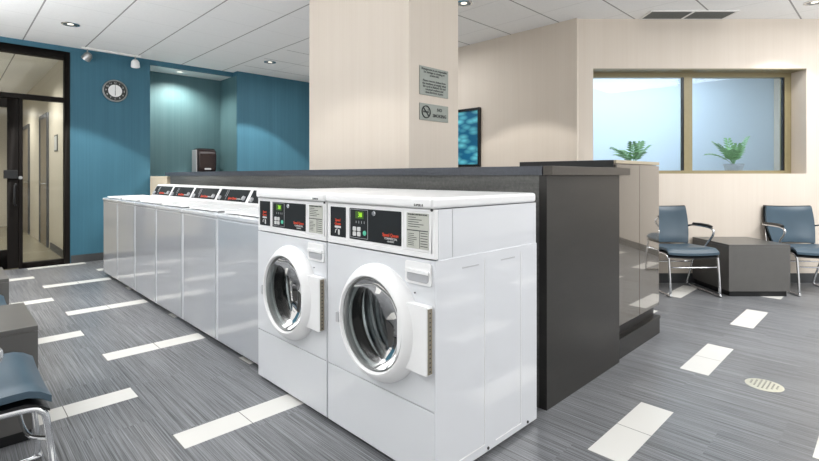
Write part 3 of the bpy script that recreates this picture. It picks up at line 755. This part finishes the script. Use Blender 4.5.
# picture on the back wall
pic = thing('framed_picture', 'black-framed teal petal picture on the cream wall right of the column', 'picture', (BW, 3.58, 1.60))
PW, PH = 0.80, 0.365
mb = MB()
for q in ((0.0, 0.03, -PH, PH), (PW - 0.03, PW, -PH, PH), (0.03, PW - 0.03, PH - 0.03, PH), (0.03, PW - 0.03, -PH, -PH + 0.03)): mb.box(-0.035, -0.001, *q)
mb.build('frame', M['black'], pic)
MB().box(-0.018, -0.003, 0.03, PW - 0.03, -PH + 0.03, PH - 0.03).build('print', M['art'], pic)
# dispenser in the niche
ds = thing('towel_dispenser', 'shiny black paper towel dispenser on the teal niche wall', 'dispenser', (2.96, NY, 1.37))
mb = MB(); pr = [(-0.001, -0.19), (-0.20, -0.19), (-0.235, -0.12), (-0.235, 0.08), (-0.215, 0.155), (-0.16, 0.19), (-0.001, 0.19)]
vs = [(-0.125, y, z) for y, z in pr] + [(0.165, y, z) for y, z in pr]; n = len(pr)
MB().add(vs, [tuple(range(n)), tuple(range(n, 2 * n))[::-1]] + [(i, (i + 1) % n, n + (i + 1) % n, n + i) for i in range(n)]).build('cover', simple('smoked_black_plastic', (36, 26, 26), 0.12), ds, bevel=0.028, seg=4)
MB().box(-0.143, -0.1265, -0.19, -0.001, -0.185, 0.165).build('side_body', M['plastic_grey'], ds, bevel=0.006)
MB().box(-0.03, 0.07, -0.2415, -0.2355, -0.150, -0.125).build('level_window', M['plastic_grey'], ds, bevel=0.002)
# track light
tr = thing('track_light', 'two-headed spotlight track at the ceiling edge above the clock', 'lamp', (1.58, 7.27, 2.77))
MB().box(-0.34, 0.34, -0.016, 0.016, -0.022, -0.001).build('track', M['white_paint'], tr, bevel=0.002)
for sx, ang in ((-0.275, 0.5), (0.275, -0.2)):
    hd = MB().tube([(sx, 0, -0.022), (sx, 0, -0.075)], 0.008).build('stem', M['brushed'], tr)
    k = MB().lathe([(0.0001, 0.05), (0.03, 0.05), (0.05, 0.02), (0.056, -0.045), (0.048, -0.045), (0.044, -0.02), (0.0001, -0.015)], 28, 'z')
    m = Matrix.Translation((sx, 0, -0.115)) @ Matrix.Rotation(ang, 4, 'Y') @ Matrix.Rotation(0.55, 4, 'X')
    k.v = [tuple(m @ Vector(v)) for v in k.v]; k.build('lamp_head', M['brushed'] if sx < 0 else M['plastic_white'], tr)
    k = MB().lathe([(0.0001, -0.022), (0.026, -0.022)], 24, 'z'); k.v = [tuple(m @ Vector(v)) for v in k.v]; k.build('bulb', M['lamp_glow'], tr)
# recessed downlights
DL = ['recessed ceiling downlight nearest the glass door, above the aisle', 'recessed ceiling downlight left of the cream column',
      'recessed ceiling downlight just right of the cream column at the top edge', 'recessed ceiling downlight in the top right corner']
dl0 = None
for i, (x, y) in enumerate(DOWN[:4]):
    if dl0 is None:
        t = thing('downlight', DL[0], 'lamp', (x, y, H), 0, 'recessed ceiling downlights')
        MB().lathe([(0.085, -0.001), (0.085, -0.006), (0.066, -0.008), (0.062, -0.002)], 36, 'z').build('trim_ring', M['chrome'], t)
        MB().lathe([(0.064, -0.0055), (0.045, -0.0030), (0.030, -0.0025)], 32, 'z').build('reflector', M['steel_dark'], t)
        MB().lathe([(0.0001, -0.004), (0.030, -0.004)], 24, 'z').build('bulb', M['lamp_glow'], t)
        dl0 = t
    else:
        t = copy_tree(dl0); t.location = (x, y, H); t['label'] = DL[i]
nl = thing('niche_light', 'small bright recessed light in the soffit above the teal niche', 'lamp', (2.55, 7.62, NZ))
MB().lathe([(0.06, -0.001), (0.06, -0.006), (0.04, -0.006)], 32, 'z').build('trim_ring', M['white_paint'], nl)
MB().lathe([(0.0001, -0.004), (0.04, -0.004)], 24, 'z').build('bulb', M['lamp_glow'], nl)
# air vent in the ceiling by the window wall
vn = thing('air_vent', 'long grey two-section air grille in the ceiling above the interior window', 'vent', tuple(LD(2.845, 4.87, H)), WROT)
mb = MB()
for q in ((-0.44, 0.44, -0.135, -0.115), (-0.44, 0.44, 0.10, 0.12), (-0.44, -0.42, -0.115, 0.10), (0.42, 0.44, -0.115, 0.10), (-0.012, 0.012, -0.115, 0.10)): mb.box(q[0], q[1], q[2], q[3], -0.010, -0.001)
mb.build('frame', M['white_paint'], vn)
MB().box(-0.42, 0.42, -0.115, 0.10, -0.003, -0.001).build('backing', M['dark_print'], vn)
mb = MB()
for i in range(11):
    yy = -0.108 + i * 0.0195
    mb.add([(-0.418, yy, -0.0035), (0.418, yy, -0.0035), (0.418, yy + 0.009, -0.0095), (-0.418, yy + 0.009, -0.0095), (-0.418, yy + 0.002, -0.003), (0.418, yy + 0.002, -0.003), (0.418, yy + 0.011, -0.009), (-0.418, yy + 0.011, -0.009)],
           [(0, 1, 2, 3), (7, 6, 5, 4), (0, 4, 5, 1), (2, 6, 7, 3), (1, 5, 6, 2), (3, 7, 4, 0)])
mb.build('louver', M['vent_dark'], vn)
# floor cleanout cover
fd = thing('floor_drain', 'round pale metal drain cover set in the grey floor tiles', 'drain', (3.14, 0.50, 0))
MB().lathe([(0.0001, 0.004), (0.072, 0.004), (0.086, 0.0008)], 40, 'z').build('cover', M['drain'], fd)
mb = MB()
for i in range(-3, 4):
    for j in range(-3, 4):
        if i * i + j * j < 11: mb.box(i * 0.019 - 0.004, i * 0.019 + 0.004, j * 0.019 - 0.004, j * 0.019 + 0.004, 0.004, 0.0048)
mb.build('drain_slot', M['vent_dark'], fd)
# plants behind the window
def plant(label, lat, d, seed, sc):
    rnd = random.Random(seed)
    t = thing('potted_plant', label, 'plant', tuple(LD(lat, d, 1.12)), WROT, 'potted plants behind the window')
    MB().lathe([(0.0001, 0.0), (0.075, 0.0), (0.098, 0.12), (0.103, 0.125), (0.103, 0.14), (0.092, 0.14), (0.088, 0.12)], 32, 'z').build('pot', M['pot'], t)
    MB().lathe([(0.0001, 0.122), (0.089, 0.12)], 24, 'z').build('soil', M['soil'], t)
    fo = MB(); stem = MB()
    for k in range(12):
        az = 2 * pi * k / 15 + rnd.uniform(-0.2, 0.2); ln = rnd.uniform(0.26, 0.40) * sc; lean = rnd.uniform(0.3, 1.0); 
        P = []
        for i in range(9):
            s_ = i / 8; rad = ln * s_ * lean; z = 0.12 + ln * (1.15 * s_ - 0.62 * lean * s_ * s_) * 0.95
            P.append(Vector((rad * cos(az), rad * sin(az) * 0.8, z)))
        stem.tube(P, 0.0025, 5)
        side = Vector((-sin(az), cos(az), 0))
        for i in range(2, 9, 1):
            for sgn in (-1, 1):
                b = P[i]; dr = (P[i] - P[i - 1]).normalized(); ll = 0.105 * (1 - abs(i / 8 - 0.5) * 0.7) * sc
                tip = b + (side * sgn * 0.8 + dr * 0.75 + Vector((0, 0, -0.25))) * ll
                mid = b.lerp(tip, 0.45) + Vector((0, 0, 0.008)); wv = dr.cross(side * sgn).cross(tip - b).normalized() * 0.015
                fo.add([b, mid + wv, tip, mid - wv, mid + Vector((0, 0, 0.004))], [(0, 1, 4), (1, 2, 4), (2, 3, 4), (3, 0, 4)], True)
    fo.build('foliage', M['leaf'], t); stem.build('stem', M['leaf'], t)
    return t
plant('green potted plant behind the left window pane, pot hidden by the cabinet top', 2.59, 5.50, 3, 0.85)
plant('green potted plant in a grey pot behind the right window pane', 3.745, 5.50, 8, 0.9)
